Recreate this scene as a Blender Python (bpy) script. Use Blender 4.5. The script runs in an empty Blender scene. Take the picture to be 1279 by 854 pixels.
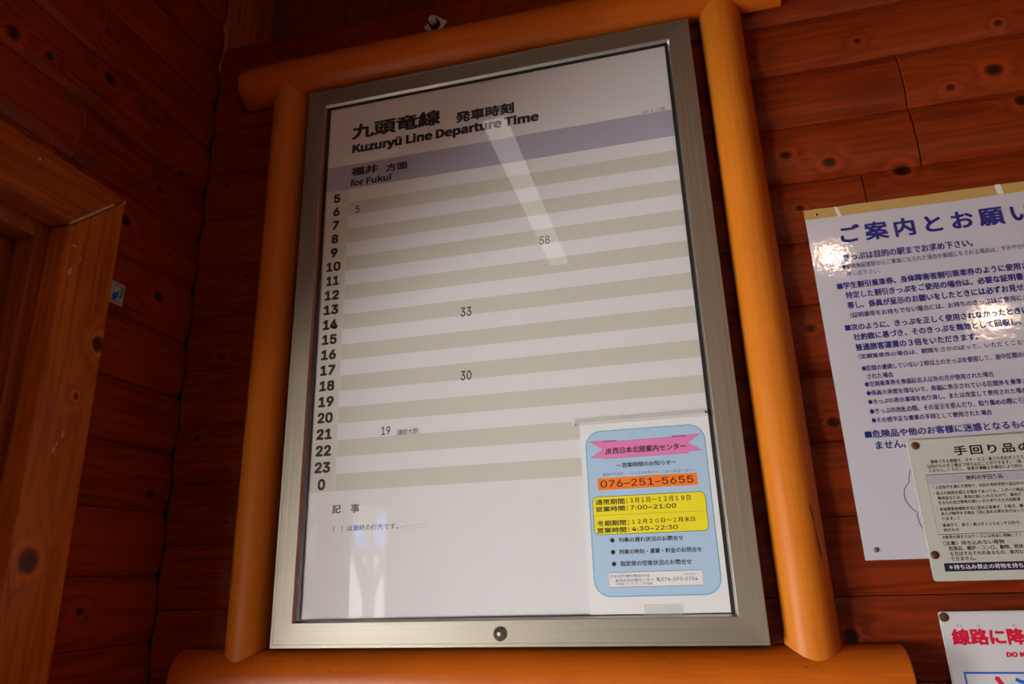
import bpy, bmesh, math, random
from mathutils import Vector, Matrix
C = bpy.context.scene.collection
SC = bpy.context.scene
PI = math.pi

# ------------------------------------------------------------------ camera
cd = bpy.data.cameras.new('camera'); cam = bpy.data.objects.new('camera', cd); C.objects.link(cam)
cd.sensor_width = 36; cd.lens = 24.742; cd.clip_start = 0.02; cd.clip_end = 200
cam.matrix_world = Matrix(((0.969385, 0.102816, 0.222985, 0.301650), (0.243835, -0.296003, -0.923540, -1.109784), (-0.028951, 0.949637, -0.312011, -0.432815), (0.000000, 0.000000, 0.000000, 1.000000)))
SC.camera = cam

# ------------------------------------------------------------------ sky, sun, daylight, exposure
W = bpy.data.worlds.new('world'); SC.world = W; W.use_nodes = True
wn = W.node_tree.nodes; wl = W.node_tree.links
sky = wn.new('ShaderNodeTexSky'); sky.sky_type = 'NISHITA'; sky.sun_disc = False
sky.sun_elevation = math.radians(38); sky.sun_rotation = math.radians(-12); sky.air_density = 1.0; sky.dust_density = 1.5
wl.new(sky.outputs[0], wn['Background'].inputs[0]); wn['Background'].inputs[1].default_value = 0.30

def light(name, kind, loc, target, energy, color, **k):
    l = bpy.data.lights.new(name, kind); l.energy = energy; l.color = color
    for a, b in k.items(): setattr(l, a, b)
    o = bpy.data.objects.new(name, l); C.objects.link(o); o.location = loc
    o.rotation_euler = (Vector(target) - Vector(loc)).to_track_quat('-Z', 'Y').to_euler()
    return o
light('sun', 'SUN', (-1, 10, 11), (-5, -8, -2), 42.0, (1, .95, .86), angle=0.01)
# daylight thrown back up through the glazed door by the sunlit forecourt
light('forecourt_daylight', 'AREA', (-2.30, -3.28, -1.205), (-1.30, -3.28, -1.305), 680, (.97, .985, 1), shape='RECTANGLE', size=5.0, size_y=.88)
# weak warm fill light, added in front of the unseen back window
light('warm_fill', 'AREA', (0.75, -3.15, -1.15), (0.35, 0, -0.5), 0.6, (1, .62, .40), shape='RECTANGLE', size=2.4, size_y=0.8)
SC.view_settings.view_transform = 'Standard'; SC.view_settings.look = 'None'
SC.view_settings.exposure = 0.0; SC.view_settings.gamma = 1; SC.view_settings.use_curve_mapping = False
try:
    SC.cycles.max_bounces = 10; SC.cycles.diffuse_bounces = 5; SC.cycles.transparent_max_bounces = 12
    SC.cycles.sample_clamp_indirect = 6; SC.cycles.caustics_reflective = False; SC.cycles.caustics_refractive = False
except Exception: pass

# ------------------------------------------------------------------ materials
def mat(name, col=(.5, .5, .5), rough=.5, metal=0., **k):
    m = bpy.data.materials.new(name); m.use_nodes = True
    b = m.node_tree.nodes['Principled BSDF']
    b.inputs['Base Color'].default_value = (*col, 1); b.inputs['Roughness'].default_value = rough
    b.inputs['Metallic'].default_value = metal
    for a, v in k.items(): b.inputs[a.replace('_', ' ')].default_value = v
    return m

def math_n(nt, op, a, b=None, c=None):
    n = nt.nodes.new('ShaderNodeMath'); n.operation = op
    for i, v in enumerate((a, b, c)):
        if v is None: continue
        if isinstance(v, (int, float)): n.inputs[i].default_value = v
        else: nt.links.new(v, n.inputs[i])
    return n.outputs[0]

def wood(name, axis, light_c, dark_c, knots=(), rough=.38, grain=1., streak=1., coat=.05, vary=.35, bumpk=1.):
    """stained timber; grain runs along `axis`; knots = (a, b, radius) in the two surface axes (along, up)"""
    m = bpy.data.materials.new(name); m.use_nodes = True; nt = m.node_tree; N = nt.nodes; L = nt.links
    b = N['Principled BSDF']
    tc = N.new('ShaderNodeTexCoord'); sp = N.new('ShaderNodeSeparateXYZ'); L.new(tc.outputs['Object'], sp.inputs[0])
    ax = {'X': 0, 'Y': 1, 'Z': 2}[axis]
    along = sp.outputs[ax]; up = sp.outputs[2] if ax != 2 else sp.outputs[0]; other = sp.outputs[1] if ax != 1 else sp.outputs[0]
    if ax == 2 and name == 'casing_wood': up, other = sp.outputs[1], sp.outputs[0]
    oi = N.new('ShaderNodeObjectInfo'); rnd = oi.outputs['Random']
    # distance to the nearest knot, in knot radii
    dist = None
    for (ka, kb, kr) in knots:
        da = math_n(nt, 'MULTIPLY', math_n(nt, 'SUBTRACT', along, ka), 1 / (kr * 1.0))
        db = math_n(nt, 'MULTIPLY', math_n(nt, 'SUBTRACT', up, kb), 1 / (kr * .85))
        d = math_n(nt, 'SQRT', math_n(nt, 'ADD', math_n(nt, 'MULTIPLY', da, da), math_n(nt, 'MULTIPLY', db, db)))
        dist = d if dist is None else math_n(nt, 'MINIMUM', dist, d)
    cb = N.new('ShaderNodeCombineXYZ')
    L.new(math_n(nt, 'MULTIPLY', along, 1.3 * grain), cb.inputs[0])
    L.new(math_n(nt, 'MULTIPLY', up, 22 * grain), cb.inputs[1])
    L.new(math_n(nt, 'ADD', math_n(nt, 'MULTIPLY', other, 22 * grain), math_n(nt, 'MULTIPLY', rnd, 37)), cb.inputs[2])
    wob = N.new('ShaderNodeTexNoise'); wob.inputs['Scale'].default_value = .9; wob.inputs['Detail'].default_value = 3
    L.new(cb.outputs[0], wob.inputs['Vector'])
    rings = math_n(nt, 'MULTIPLY', wob.outputs['Fac'], 16)
    if dist is not None:
        pull = math_n(nt, 'POWER', 2.718, math_n(nt, 'MULTIPLY', dist, -.42))
        rings = math_n(nt, 'ADD', rings, math_n(nt, 'MULTIPLY', pull, 7))
    sn = math_n(nt, 'MULTIPLY_ADD', math_n(nt, 'SINE', math_n(nt, 'MULTIPLY', rings, 3.1)), .5, .5)
    fine = N.new('ShaderNodeTexNoise'); fine.inputs['Scale'].default_value = 9; fine.inputs['Detail'].default_value = 5
    L.new(cb.outputs[0], fine.inputs['Vector'])
    big = N.new('ShaderNodeTexNoise'); big.inputs['Scale'].default_value = 7; big.inputs['Detail'].default_value = 4
    L.new(tc.outputs['Object'], big.inputs['Vector'])
    f = math_n(nt, 'ADD', math_n(nt, 'MULTIPLY', sn, .42 * streak), math_n(nt, 'MULTIPLY_ADD', fine.outputs['Fac'], 1.0, -.28))
    f = math_n(nt, 'ADD', f, math_n(nt, 'MULTIPLY_ADD', big.outputs['Fac'], .8, -.42))
    f = math_n(nt, 'ADD', f, math_n(nt, 'MULTIPLY_ADD', rnd, vary, -.5 * vary))
    cr = N.new('ShaderNodeValToRGB'); L.new(f, cr.inputs[0])
    cr.color_ramp.elements[0].position = .1; cr.color_ramp.elements[0].color = (*light_c, 1)
    cr.color_ramp.elements[1].position = .95; cr.color_ramp.elements[1].color = (*dark_c, 1)
    col = cr.outputs[0]
    if dist is not None:
        jit = math_n(nt, 'ADD', dist, math_n(nt, 'MULTIPLY_ADD', fine.outputs['Fac'], .7, -.35))
        kr_ = N.new('ShaderNodeValToRGB'); L.new(math_n(nt, 'MULTIPLY', jit, .25), kr_.inputs[0])
        e = kr_.color_ramp.elements; e[0].position = .14; e[0].color = (.14, .12, .12, 1); e[1].position = .75; e[1].color = (1, 1, 1, 1)
        q = e.new(.27); q.color = (.30, .26, .24, 1); q = e.new(.33); q.color = (.75, .72, .7, 1); q = e.new(.42); q.color = (1.3, 1.4, 1.4, 1)
        mx = N.new('ShaderNodeMix'); mx.data_type = 'RGBA'; mx.blend_type = 'MULTIPLY'; mx.inputs[0].default_value = 1
        L.new(col, mx.inputs[6]); L.new(kr_.outputs[0], mx.inputs[7]); col = mx.outputs[2]
    L.new(col, b.inputs['Base Color'])
    b.inputs['Roughness'].default_value = rough
    b.inputs['Specular IOR Level'].default_value = .22; b.inputs['Coat Weight'].default_value = coat; b.inputs['Coat Roughness'].default_value = .3
    bp = N.new('ShaderNodeBump'); bp.inputs['Strength'].default_value = .25 * bumpk; bp.inputs['Distance'].default_value = .002
    L.new(math_n(nt, 'ADD', fine.outputs['Fac'], math_n(nt, 'MULTIPLY', big.outputs['Fac'], 1.5)), bp.inputs['Height'])
    L.new(bp.outputs[0], b.inputs['Normal'])
    return m

KF = [(.673, .449, .0045), (.893, .434, .005), (.867, .343, .010), (.798, .323, .0055), (.896, .277, .009), (.698, .183, .010),
      (.590, .217, .008), (.523, .242, .007), (.531, .138, .005), (.496, .456, .004), (.515, -.075, .006), (.525, -.228, .007), (.500, -.53, .008), (.85, -.52, .01), (1.05, .25, .01)]
KF2 = [(-.596, .376, .006), (-.564, -.012, .006), (-.526, .156, .004), (-.60, -.17, .006), (-.52, -.33, .004), (-.58, .60, .006)]
KL = [(-.421, .400, .009), (-.357, .406, .006), (-.235, .455, .010), (-.022, .382, .006), (-.150, .205, .009), (-.045, .095, .010),
      (0.0, -.276, .008), (-.113, .45, .005), (-.36, .226, .02), (-.12, -.47, .006), (-.08, .31, .007), (-.6, .5, .01), (-.8, .33, .01)]
KC = [(-.046, -.184, .010), (-.395, -.243, .014), (-.142, -.209, .0045), (-.8, -.22, .01)]
RED_L, RED_D = (.25, .032, .0035), (.12, .011, .001)
M_log = wood('front_log_wood', 'X', RED_L, RED_D, KF)
M_log2 = wood('front_log_wood_left', 'X', RED_L, RED_D, KF2)
M_logl = wood('left_log_wood', 'Y', (.34, .046, .005), (.15, .014, .0013), KL)
M_case = wood('casing_wood', 'Z', (.58, .16, .017), (.30, .062, .006), KC, rough=.34)
M_caseh = wood('head_casing_wood', 'Y', (.48, .115, .013), (.24, .045, .006), (), rough=.34)
M_jamb = wood('jamb_wood', 'Z', (.40, .11, .018), (.20, .045, .008), (), rough=.4)
M_honey = wood('peeled_log_wood', 'Z', (.66, .195, .013), (.53, .135, .007), (), rough=.46, grain=1.1, streak=.2, coat=.06, vary=.08, bumpk=.5)
M_honeyx = wood('peeled_log_wood_level', 'X', (.60, .130, .004), (.43, .072, .002), (), rough=.42, grain=1.1, streak=.25, coat=.15, vary=.08, bumpk=.5)
M_dark = wood('ceiling_wood', 'Y', (.22, .05, .01), (.11, .02, .004), (), rough=.6)
M_floor = mat('concrete_floor', (.33, .31, .28), .8)
M_black = mat('flat_black', (.01, .008, .007), .8)  # plain black for crack, key slot, grit, nut, cords and house windows

def brushed(name, col, rough, axis):
    m = bpy.data.materials.new(name); m.use_nodes = True; nt = m.node_tree; N = nt.nodes; L = nt.links; b = N['Principled BSDF']
    tc = N.new('ShaderNodeTexCoord'); mp = N.new('ShaderNodeMapping'); L.new(tc.outputs['Object'], mp.inputs[0])
    mp.inputs['Scale'].default_value = (2, 900, 900) if axis == 'X' else (900, 900, 2)
    n = N.new('ShaderNodeTexNoise'); n.inputs['Scale'].default_value = 1; n.inputs['Detail'].default_value = 3; L.new(mp.outputs[0], n.inputs['Vector'])
    r = N.new('ShaderNodeValToRGB'); L.new(n.outputs['Fac'], r.inputs[0])
    r.color_ramp.elements[0].color = tuple(c * .82 for c in col) + (1,); r.color_ramp.elements[0].position = .3
    r.color_ramp.elements[1].color = tuple(min(1, c * 1.1) for c in col) + (1,); r.color_ramp.elements[1].position = .7
    L.new(r.outputs[0], b.inputs['Base Color']); b.inputs['Metallic'].default_value = 1; b.inputs['Roughness'].default_value = rough
    bp = N.new('ShaderNodeBump'); bp.inputs['Strength'].default_value = .12; bp.inputs['Distance'].default_value = .0005
    L.new(n.outputs['Fac'], bp.inputs['Height']); L.new(bp.outputs[0], b.inputs['Normal'])
    return m
M_alx = brushed('anodised_aluminium_level', (.40, .36, .285), .52, 'X')
M_alz = brushed('anodised_aluminium_upright', (.44, .385, .30), .56, 'Z')
M_lip = mat('polished_lip', (.62, .59, .54), .32, 1.)
M_gask = mat('rubber_gasket', (.02, .018, .017), .45)
M_chrome = mat('chrome', (.62, .63, .65), .15, 1.)
M_screw = mat('dull_steel_screw', (.20, .20, .19), .45, .5)
M_steel = mat('weathered_zinc', (.62, .64, .60), .5, .25)
M_rust = mat('brown_screw_head', (.12, .05, .022), .45, .3)
M_paper = mat('poster_paper', (.83, .83, .82), .6)
M_beige = mat('printed_beige_band', (.66, .66, .55), .6)
M_column = mat('printed_beige_column', (.72, .70, .60), .6)
M_line = mat('printed_pale_rule', (.80, .79, .72), .6)
M_blueband = mat('printed_lilac_band', (.46, .46, .56), .6)
M_ink = mat('black_ink', (.018, .016, .016), .5)
M_navy = mat('navy_ink', (.012, .018, .20), .4)
M_note = mat('notice_paper', (.80, .80, .79), .55)
M_sky = mat('printed_sky_blue', (.42, .60, .78), .5)
M_cyan = mat('printed_cyan_outline', (.10, .42, .60), .5)
M_pink = mat('printed_pink', (.80, .22, .48), .5)
M_pinkd = mat('printed_dark_pink', (.42, .09, .25), .5)
M_orange = mat('printed_orange', (.95, .22, .01), .5)
M_yellow = mat('printed_yellow', (.90, .78, .015), .5)
M_plate = mat('enamelled_plate', (.58, .575, .63), .07, Coat_Weight=.3, Coat_Roughness=.05)
def orange_peel(m, scale, k):
    nt = m.node_tree; N = nt.nodes; tc = N.new('ShaderNodeTexCoord'); n = N.new('ShaderNodeTexNoise'); n.inputs['Scale'].default_value = scale; n.inputs['Detail'].default_value = 3
    nt.links.new(tc.outputs['Object'], n.inputs['Vector']); bp = N.new('ShaderNodeBump'); bp.inputs['Strength'].default_value = k; bp.inputs['Distance'].default_value = .001
    nt.links.new(n.outputs['Fac'], bp.inputs['Height']); nt.links.new(bp.outputs[0], N['Principled BSDF'].inputs['Normal']); nt.links.new(bp.outputs[0], N['Principled BSDF'].inputs['Coat Normal'])
orange_peel(M_plate, 160, .12)
M_plate2 = mat('cream_enamelled_plate', (.55, .57, .50), .12, Coat_Weight=.4, Coat_Roughness=.08)
M_plate3 = mat('white_enamelled_plate', (.66, .67, .68), .12, Coat_Weight=.4, Coat_Roughness=.08)
M_tape = mat('brown_parcel_tape', (.52, .33, .10), .35)
M_torn = mat('torn_white_paper', (.80, .76, .72), .6)
M_red = mat('crimson_ink', (.72, .01, .05), .35)
M_blue = mat('blue_ink', (.01, .13, .62), .35)
M_teal = mat('teal_ink', (.01, .36, .42), .35)
M_grey = mat('printed_grey_band', (.42, .43, .47), .4)
M_pale = mat('white_ink', (.80, .80, .80), .4)
M_glue = mat('pale_split_filler', (.62, .50, .30), .5)
M_clear = mat('clear_tape', (.80, .80, .74), .12, Alpha=.30)
M_white = mat('white_lacquered_metal', (.8, .8, .8), .35)
M_emit = mat('lamp_diffuser', (.8, .8, .8), .4, Emission_Strength=2.4, Emission_Color=(1, .97, .93, 1))
M_glint = mat('glint_globe_glow', (1, 1, 1), .4, Emission_Strength=120, Emission_Color=(1, .66, .42, 1))  # glow of the globes added for glints and warm fill

def glass(name, tint=(1, 1, 1)):
    m = bpy.data.materials.new(name); m.use_nodes = True; nt = m.node_tree; N = nt.nodes; L = nt.links
    N.remove(N['Principled BSDF'])
    t = N.new('ShaderNodeBsdfTransparent'); t.inputs[0].default_value = (*tint, 1)
    g = N.new('ShaderNodeBsdfGlossy'); g.inputs['Roughness'].default_value = .012
    f = N.new('ShaderNodeFresnel'); ge = N.new('ShaderNodeNewGeometry')   # same reflectance on both faces of the pane
    L.new(math_n(nt, 'MULTIPLY_ADD', ge.outputs['Backfacing'], 1 / 1.38 - 1.38, 1.38), f.inputs[0])
    x = N.new('ShaderNodeMixShader'); L.new(f.outputs[0], x.inputs[0]); L.new(t.outputs[0], x.inputs[1]); L.new(g.outputs[0], x.inputs[2])
    L.new(x.outputs[0], N['Material Output'].inputs[0])
    return m
M_glass = glass('clear_glass')

# ------------------------------------------------------------------ helpers
def obj(name, bm, m, parent=None, smooth=False, kind=None, label=None):
    me = bpy.data.meshes.new(name)
    if isinstance(bm, bmesh.types.BMesh):
        bmesh.ops.recalc_face_normals(bm, faces=bm.faces)
        bm.to_mesh(me); bm.free()
    else: me = bm
    for x in (m if isinstance(m, (list, tuple)) else [m]): me.materials.append(x)
    if smooth:
        for p in me.polygons: p.use_smooth = True
    o = bpy.data.objects.new(name, me); C.objects.link(o)
    if parent is not None: attach(o, parent)
    if kind: o['kind'] = kind
    if label: o['label'] = label
    return o
def world_of(o):
    v = Vector(o.location)
    while o.parent: o = o.parent; v = v + Vector(o.location) if False else v
    return v
def attach(o, parent):
    o.parent = parent
    # meshes are modelled in scene coordinates, so cancel the parent's own offset
    off = parent.get('_base')
    if off is not None: o.matrix_parent_inverse = Matrix.Translation(-Vector(off))
def thing(name, label, cat, loc, group=None):
    e = bpy.data.objects.new(name, None); C.objects.link(e); e.location = loc; e.empty_display_size = .05
    e['_base'] = list(loc); e['label'] = label; e['category'] = cat
    if group: e['group'] = group
    return e
def tag(o, label, cat, group=None):
    o['label'] = label; o['category'] = cat
    if group: o['group'] = group
def quad(bm, pts, mi=0):
    f = bm.faces.new([bm.verts.new(p) for p in pts]); f.material_index = mi; return f
def box(bm, x0, x1, y0, y1, z0, z1, bev=0., mi=0):
    r = bmesh.ops.create_cube(bm, size=1)
    for v in r['verts']:
        v.co = Vector((x0 + (v.co.x + .5) * (x1 - x0), y0 + (v.co.y + .5) * (y1 - y0), z0 + (v.co.z + .5) * (z1 - z0)))
    if bev:
        es = list({e for v in r['verts'] for e in v.link_edges})
        bmesh.ops.bevel(bm, geom=es, offset=bev, segments=2, affect='EDGES', profile=.6)
    return bm
def nbox(*a, **k): return box(bmesh.new(), *a, **k)
def prism(poly, y0, y1, bev=0.):
    """polygon in x,z extruded from y0 (front) to y1"""
    bm = bmesh.new()
    a = [bm.verts.new((x, y0, z)) for x, z in poly]; b = [bm.verts.new((x, y1, z)) for x, z in poly]
    bm.faces.new(a); bm.faces.new(b[::-1]); n = len(poly)
    for i in range(n): bm.faces.new((a[i], b[i], b[(i + 1) % n], a[(i + 1) % n]))
    return bm
def rrect(x0, x1, z0, z1, r, n=6):
    p = []
    for cx, cz, a0 in ((x1 - r, z1 - r, 0), (x0 + r, z1 - r, 90), (x0 + r, z0 + r, 180), (x1 - r, z0 + r, 270)):
        for i in range(n + 1):
            a = math.radians(a0 + 90 * i / n); p.append((cx + r * math.cos(a), cz + r * math.sin(a)))
    return p
def disc(bm, cx, y, cz, r, n=20, mi=0, ax='y'):
    pts = [(cx + r * math.cos(2 * PI * i / n), y, cz + r * math.sin(2 * PI * i / n)) for i in range(n)]
    return quad(bm, pts, mi)
def lathe(bm, cx, cz, prof, n=24):
    """profile of (radius, y) turned about the axis through (cx, cz) along y"""
    rings = [[bm.verts.new((cx + r * math.cos(2 * PI * i / n), y, cz + r * math.sin(2 * PI * i / n))) for i in range(n)] for r, y in prof]
    for a, b in zip(rings, rings[1:]):
        for i in range(n): bm.faces.new((a[i], a[(i + 1) % n], b[(i + 1) % n], b[i]))
    bm.faces.new(rings[0]); bm.faces.new(rings[-1][::-1])
    return bm
def flat_poly(bm, pts, y, mi=0): return quad(bm, [(x, y, z) for x, z in pts], mi)
def stroke(bm, pts, y, w, mi=0, closed=False):
    P = [Vector((x, z)) for x, z in pts]; n = len(P); Lp = []; Rp = []
    for i in range(n):
        a = P[i - 1] if (i > 0 or closed) else P[i]; b = P[(i + 1) % n] if (i < n - 1 or closed) else P[i]
        d = (b - a).normalized(); nn = Vector((-d.y, d.x)) * w / 2
        Lp.append(P[i] + nn); Rp.append(P[i] - nn)
    for i in range(n if closed else n - 1):
        j = (i + 1) % n
        quad(bm, [(Lp[i].x, y, Lp[i].y), (Lp[j].x, y, Lp[j].y), (Rp[j].x, y, Rp[j].y), (Rp[i].x, y, Rp[i].y)], mi)
_text_objects = {}
for _n, _f in (('latin', 'Inter.woff2'), ('title', 'Noto Sans CJK Regular.woff2'), ('cjk', None)):
    _c = bpy.data.curves.new('lettering_source_' + _n, 'FONT'); _c.resolution_u = 3
    try:    # the grotesque that ships inside Blender; without it the built-in font is used
        import os
        if _f: _c.font = bpy.data.fonts.load(os.path.join(bpy.utils.resource_path('LOCAL'), 'datafiles', 'fonts', _f))
    except Exception: pass
    _text_objects[_n] = bpy.data.objects.new('lettering_source_' + _n, _c)
def glyphs(s, sp=1.):
    latin = all(ord(c) < 0x2020 for c in s)
    if not latin: s = ''.join(chr(ord(c) + 0xFEE0) if 0x21 <= ord(c) <= 0x7E else c for c in s)     # full-width figures between the characters
    _to = _text_objects[('title' if any('A' <= c <= 'Z' for c in s) else 'latin') if latin else 'cjk']; _tc = _to.data
    _tc.body = s; _tc.space_character = sp
    return bpy.data.meshes.new_from_object(_to)
def bounds(me):
    xs = [v.co.x for v in me.vertices]; ys = [v.co.y for v in me.vertices]
    return min(xs), max(xs), min(ys), max(ys)
def write(row, y):
    """one printed line: (text, x left, x right, z bottom, z top, options); b thickens the strokes"""
    s, x0, x1, z0, z1 = row[:5]; k = row[5] if len(row) > 5 else {}
    b = k.get('b', 0.); sp = k.get('sp', 1.)
    fit = glyphs(s, sp); fx0, fx1, fy0, fy1 = bounds(fit)
    if 'ref' in k:
        r = glyphs(k['ref']); _, _, fy0, fy1 = bounds(r); bpy.data.meshes.remove(r)
    sx = (x1 - x0) / (fx1 - fx0 + 2 * b); sz = (z1 - z0) / (fy1 - fy0 + 2 * b)
    me = fit
    if 'full' in k: me = glyphs(k['full'], sp)
    co = [v.co.copy() for v in me.vertices]; fa = [tuple(p.vertices) for p in me.polygons]
    V = []; F = []
    shifts = [(0, 0)] if b < .004 else ([(-b, 0), (b, 0), (0, b), (0, -b)] if b < .015 else [(-b, -b * .7), (b, -b * .7), (-b, b * .7), (b, b * .7), (0, b), (0, -b)])
    for dx, dz in shifts:
        n = len(V); yy = y - .00003 * (n > 0) * (1 + n // max(len(co), 1))      # the strokes of one line lie a hair apart
        V += [(x0 + (c.x - fx0 + b + dx) * sx, yy, z0 + (c.y - fy0 + b + dz) * sz) for c in co]
        F += [tuple(i + n for i in f) for f in fa]
    out = bpy.data.meshes.new('lettering'); out.from_pydata(V, [], F)
    if out.polygons and sum(p.normal.y for p in out.polygons) > 0: out.flip_normals()
    bpy.data.meshes.remove(fit)
    if 'full' in k: bpy.data.meshes.remove(me)
    return out
def lettering(rows, y, m, parent, name='lettering'):
    return [obj(name, write(r, y), m, parent) for r in rows]

# ------------------------------------------------------------------ large structure
FLOOR, CEIL = -1.93, 1.15
XR, YB = 2.3, -3.2
PF = .111; ZF0 = .521            # front wall courses
def arc_profile(crest, sag, z0, z1, back, n=9, tuck=.012, gap=.0007):
    """(depth, z) outline of one log face between two seams; depth grows away from the room"""
    pts = []
    for i in range(n + 1):
        t = -1 + 2 * i / n; zz = (z0 + z1) / 2 + t * ((z1 - z0) / 2 - gap)
        d = crest + sag * (t * t * .55 + t ** 8 * .45)
        pts.append((d, zz))
    return [(back, pts[0][1])] + [(crest + sag + tuck, pts[0][1])] + pts + [(crest + sag + tuck, pts[-1][1])] + [(back, pts[-1][1])]
def log_x(x0, x1, z0, z1, crest=.038, sag=.007):
    pr = arc_profile(crest, sag, z0, z1, .11); bm = bmesh.new()
    n = len(pr); c = .0012
    rings = []
    for x, e in ((x0, .0016), (x0 + c, 0), (x1 - c, 0), (x1, .0016)):
        rings.append([bm.verts.new((x, y + (e if 0 < i < n - 1 else 0), z)) for i, (y, z) in enumerate(pr)])
    for a, b in zip(rings, rings[1:]):
        for i in range(n): bm.faces.new((a[i], a[(i + 1) % n], b[(i + 1) % n], b[i]))
    bm.faces.new(rings[0]); bm.faces.new(rings[-1][::-1])
    return bm
def log_y(y0, y1, z0, z1, crest=.655, sag=.010):
    pr = arc_profile(crest, sag, z0, z1, .76); bm = bmesh.new()
    n = len(pr); c = .0012; rings = []
    for y, e in ((y0, .0016), (y0 + c, 0), (y1 - c, 0), (y1, .0016)):
        rings.append([bm.verts.new((-(d + (e if 0 < i < n - 1 else 0)), y, z)) for i, (d, z) in enumerate(pr)])
    for a, b in zip(rings, rings[1:]):
        for i in range(n): bm.faces.new((a[i], a[(i + 1) % n], b[(i + 1) % n], b[i]))
    bm.faces.new(rings[0]); bm.faces.new(rings[-1][::-1])
    return bm

random.seed(4)
wf = obj('wall_front', nbox(-.80, XR + .15, .112, .17, FLOOR, .743), M_dark, kind='structure')
k = -2
while True:
    zt = ZF0 - PF * k; zb = zt - PF
    if zt < FLOOR + .01: break
    zb = max(zb, FLOOR + .002)
    cuts = {1: [.7295], 2: [.7295], 3: [.6355], 0: [], 7: [1.4], 5: [1.2], 9: [.95], -1: [1.3]}.get(k, [random.choice([1.1, 1.5, 1.9])])
    xs = [-.646] + cuts + [XR]
    for a, b in zip(xs, xs[1:]):
        left = (a < -.5 and len(xs) > 1)
        if left:
            # behind the display case the course is joined, so each side keeps its own stave
            o = obj('log', log_x(a, -.02, zb, zt), M_log2, wf, smooth=False); o = obj('log', log_x(-.0195, b - .0008, zb, zt), M_log, wf)
        else: obj('log', log_x(a + .0008, b, zb, zt), M_log, wf)
    k += 1
# timber plate on the top log, gable boards standing further back, corner stud
t1 = obj('trim_1', nbox(-.6375, -.567, .04, .105, .7445, 1.145, bev=.003), M_jamb, kind='structure')
wg = obj('wall_gable', nbox(-.80, XR + .15, .20, .23, .70, 1.3), M_dark, kind='structure')
x = -.78
while x < XR:
    obj('board', nbox(x + .001, x + .119, .188, .1995, .744, 1.145, bev=.002), M_dark, wg); x += .12

SL = [-.530, -.418, -.306, -.195, -.083, .031, .147, .262, .375, .487, .598, .71, .82, .93, 1.04, 1.149]
z = -.530
while z - .112 > FLOOR: z -= .112; SL.insert(0, z)
SL.insert(0, FLOOR + .001)
wleft = obj('wall_left', nbox(-.86, -.762, YB, .17, .20, CEIL), M_dark, kind='structure')
obj('backing', nbox(-.86, -.762, -.2565, .17, FLOOR, .20), M_dark, wleft); obj('backing', nbox(-.86, -.762, YB, -1.62, FLOOR, .20), M_dark, wleft)
YE = .052
for i, (a, b) in enumerate(zip(SL, SL[1:])):
    if b < .2:
        obj('log', log_y(-.2565, YE, a, b), M_logl, wleft); obj('log', log_y(YB, -1.622, a, b), M_logl, wleft)
    else:
        cut = {(.262): -.272, (.487): -.268, (.71): -.5, (.375): -1.4}.get(round(a, 3), random.uniform(-2.2, -1.))
        lo = a if a > .2 else .147
        obj('log', log_y(cut + .0008, YE, lo, b), M_logl, wleft); obj('log', log_y(YB, cut - .0008, lo, b), M_logl, wleft)

floor = obj('floor', nbox(-.86, XR + .15, YB - .15, .17, FLOOR - .1, FLOOR), M_floor, kind='structure')
ceil = obj('ceiling', nbox(-.86, XR + .15, YB - .15, .23, CEIL + .02, CEIL + .08), M_dark, kind='structure')
x = -.86
while x < XR + .1:
    obj('board', nbox(x + .002, x + .118, YB - .1, .187, CEIL, CEIL + .019, bev=.003), M_dark, ceil); x += .12
wr = obj('wall_right', nbox(XR, XR + .15, YB, .111, FLOOR, CEIL), M_logl, kind='structure')
# back wall with a wide low window
WX0, WX1, WZ0, WZ1 = -.45, 1.95, -1.56, -.74
wb = obj('wall_back', nbox(-.86, WX0, YB - .12, YB, FLOOR, CEIL), M_logl, kind='structure')
for i, (a, b, c, d) in enumerate(((WX1, XR + .15, FLOOR, CEIL), (WX0, WX1, FLOOR, WZ0), (WX0, WX1, WZ1, CEIL))):
    obj('panel', nbox(a, b, YB - .12, YB, c, d), M_logl, wb)
wn1 = obj('window_1', nbox(WX0 - .05, WX1 + .05, YB, YB + .02, WZ0 - .05, WZ0), M_jamb, kind='structure')
for a, b, c, d in ((WX0 - .05, WX1 + .05, WZ1, WZ1 + .05), (WX0 - .05, WX0, WZ0, WZ1), (WX1, WX1 + .05, WZ0, WZ1), (.72, .78, WZ0, WZ1)):
    obj('window_frame', nbox(a, b, YB, YB + .02, c, d), M_jamb, wn1)

# ------------------------------------------------------------------ doorway in the left wall
YD, YD2, ZD = -.277, -1.60, .131      # opening: near edge, far edge, head
def yz_prism(poly, x0, x1):
    bm = bmesh.new()
    a = [bm.verts.new((x0, y, z)) for y, z in poly]; b = [bm.verts.new((x1, y, z)) for y, z in poly]
    bm.faces.new(a); bm.faces.new(b[::-1]); n = len(poly)
    for i in range(n): bm.faces.new((a[i], b[i], b[(i + 1) % n], a[(i + 1) % n]))
    es = [e for e in bm.edges if all(abs(v.co.x - x1) < 1e-6 for v in e.verts)]
    bmesh.ops.bevel(bm, geom=es, offset=.002, segments=2, affect='EDGES')
    return bm
door = obj('door_1', yz_prism([(YD, FLOOR), (-.1725, FLOOR), (-.1725, .2315), (YD, ZD)], -.6758, -.640), M_case, kind='structure')
obj('casing', yz_prism([(YD - .0008, ZD + .0016), (-.1728, .2335), (YD2 - .1, .2335), (YD2, ZD + .0016)], -.675, -.6395), M_caseh, door)
obj('casing', yz_prism([(YD2, FLOOR), (YD2, ZD), (YD2 - .1, .2315), (YD2 - .1, FLOOR)], -.675, -.640), M_case, door)
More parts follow.
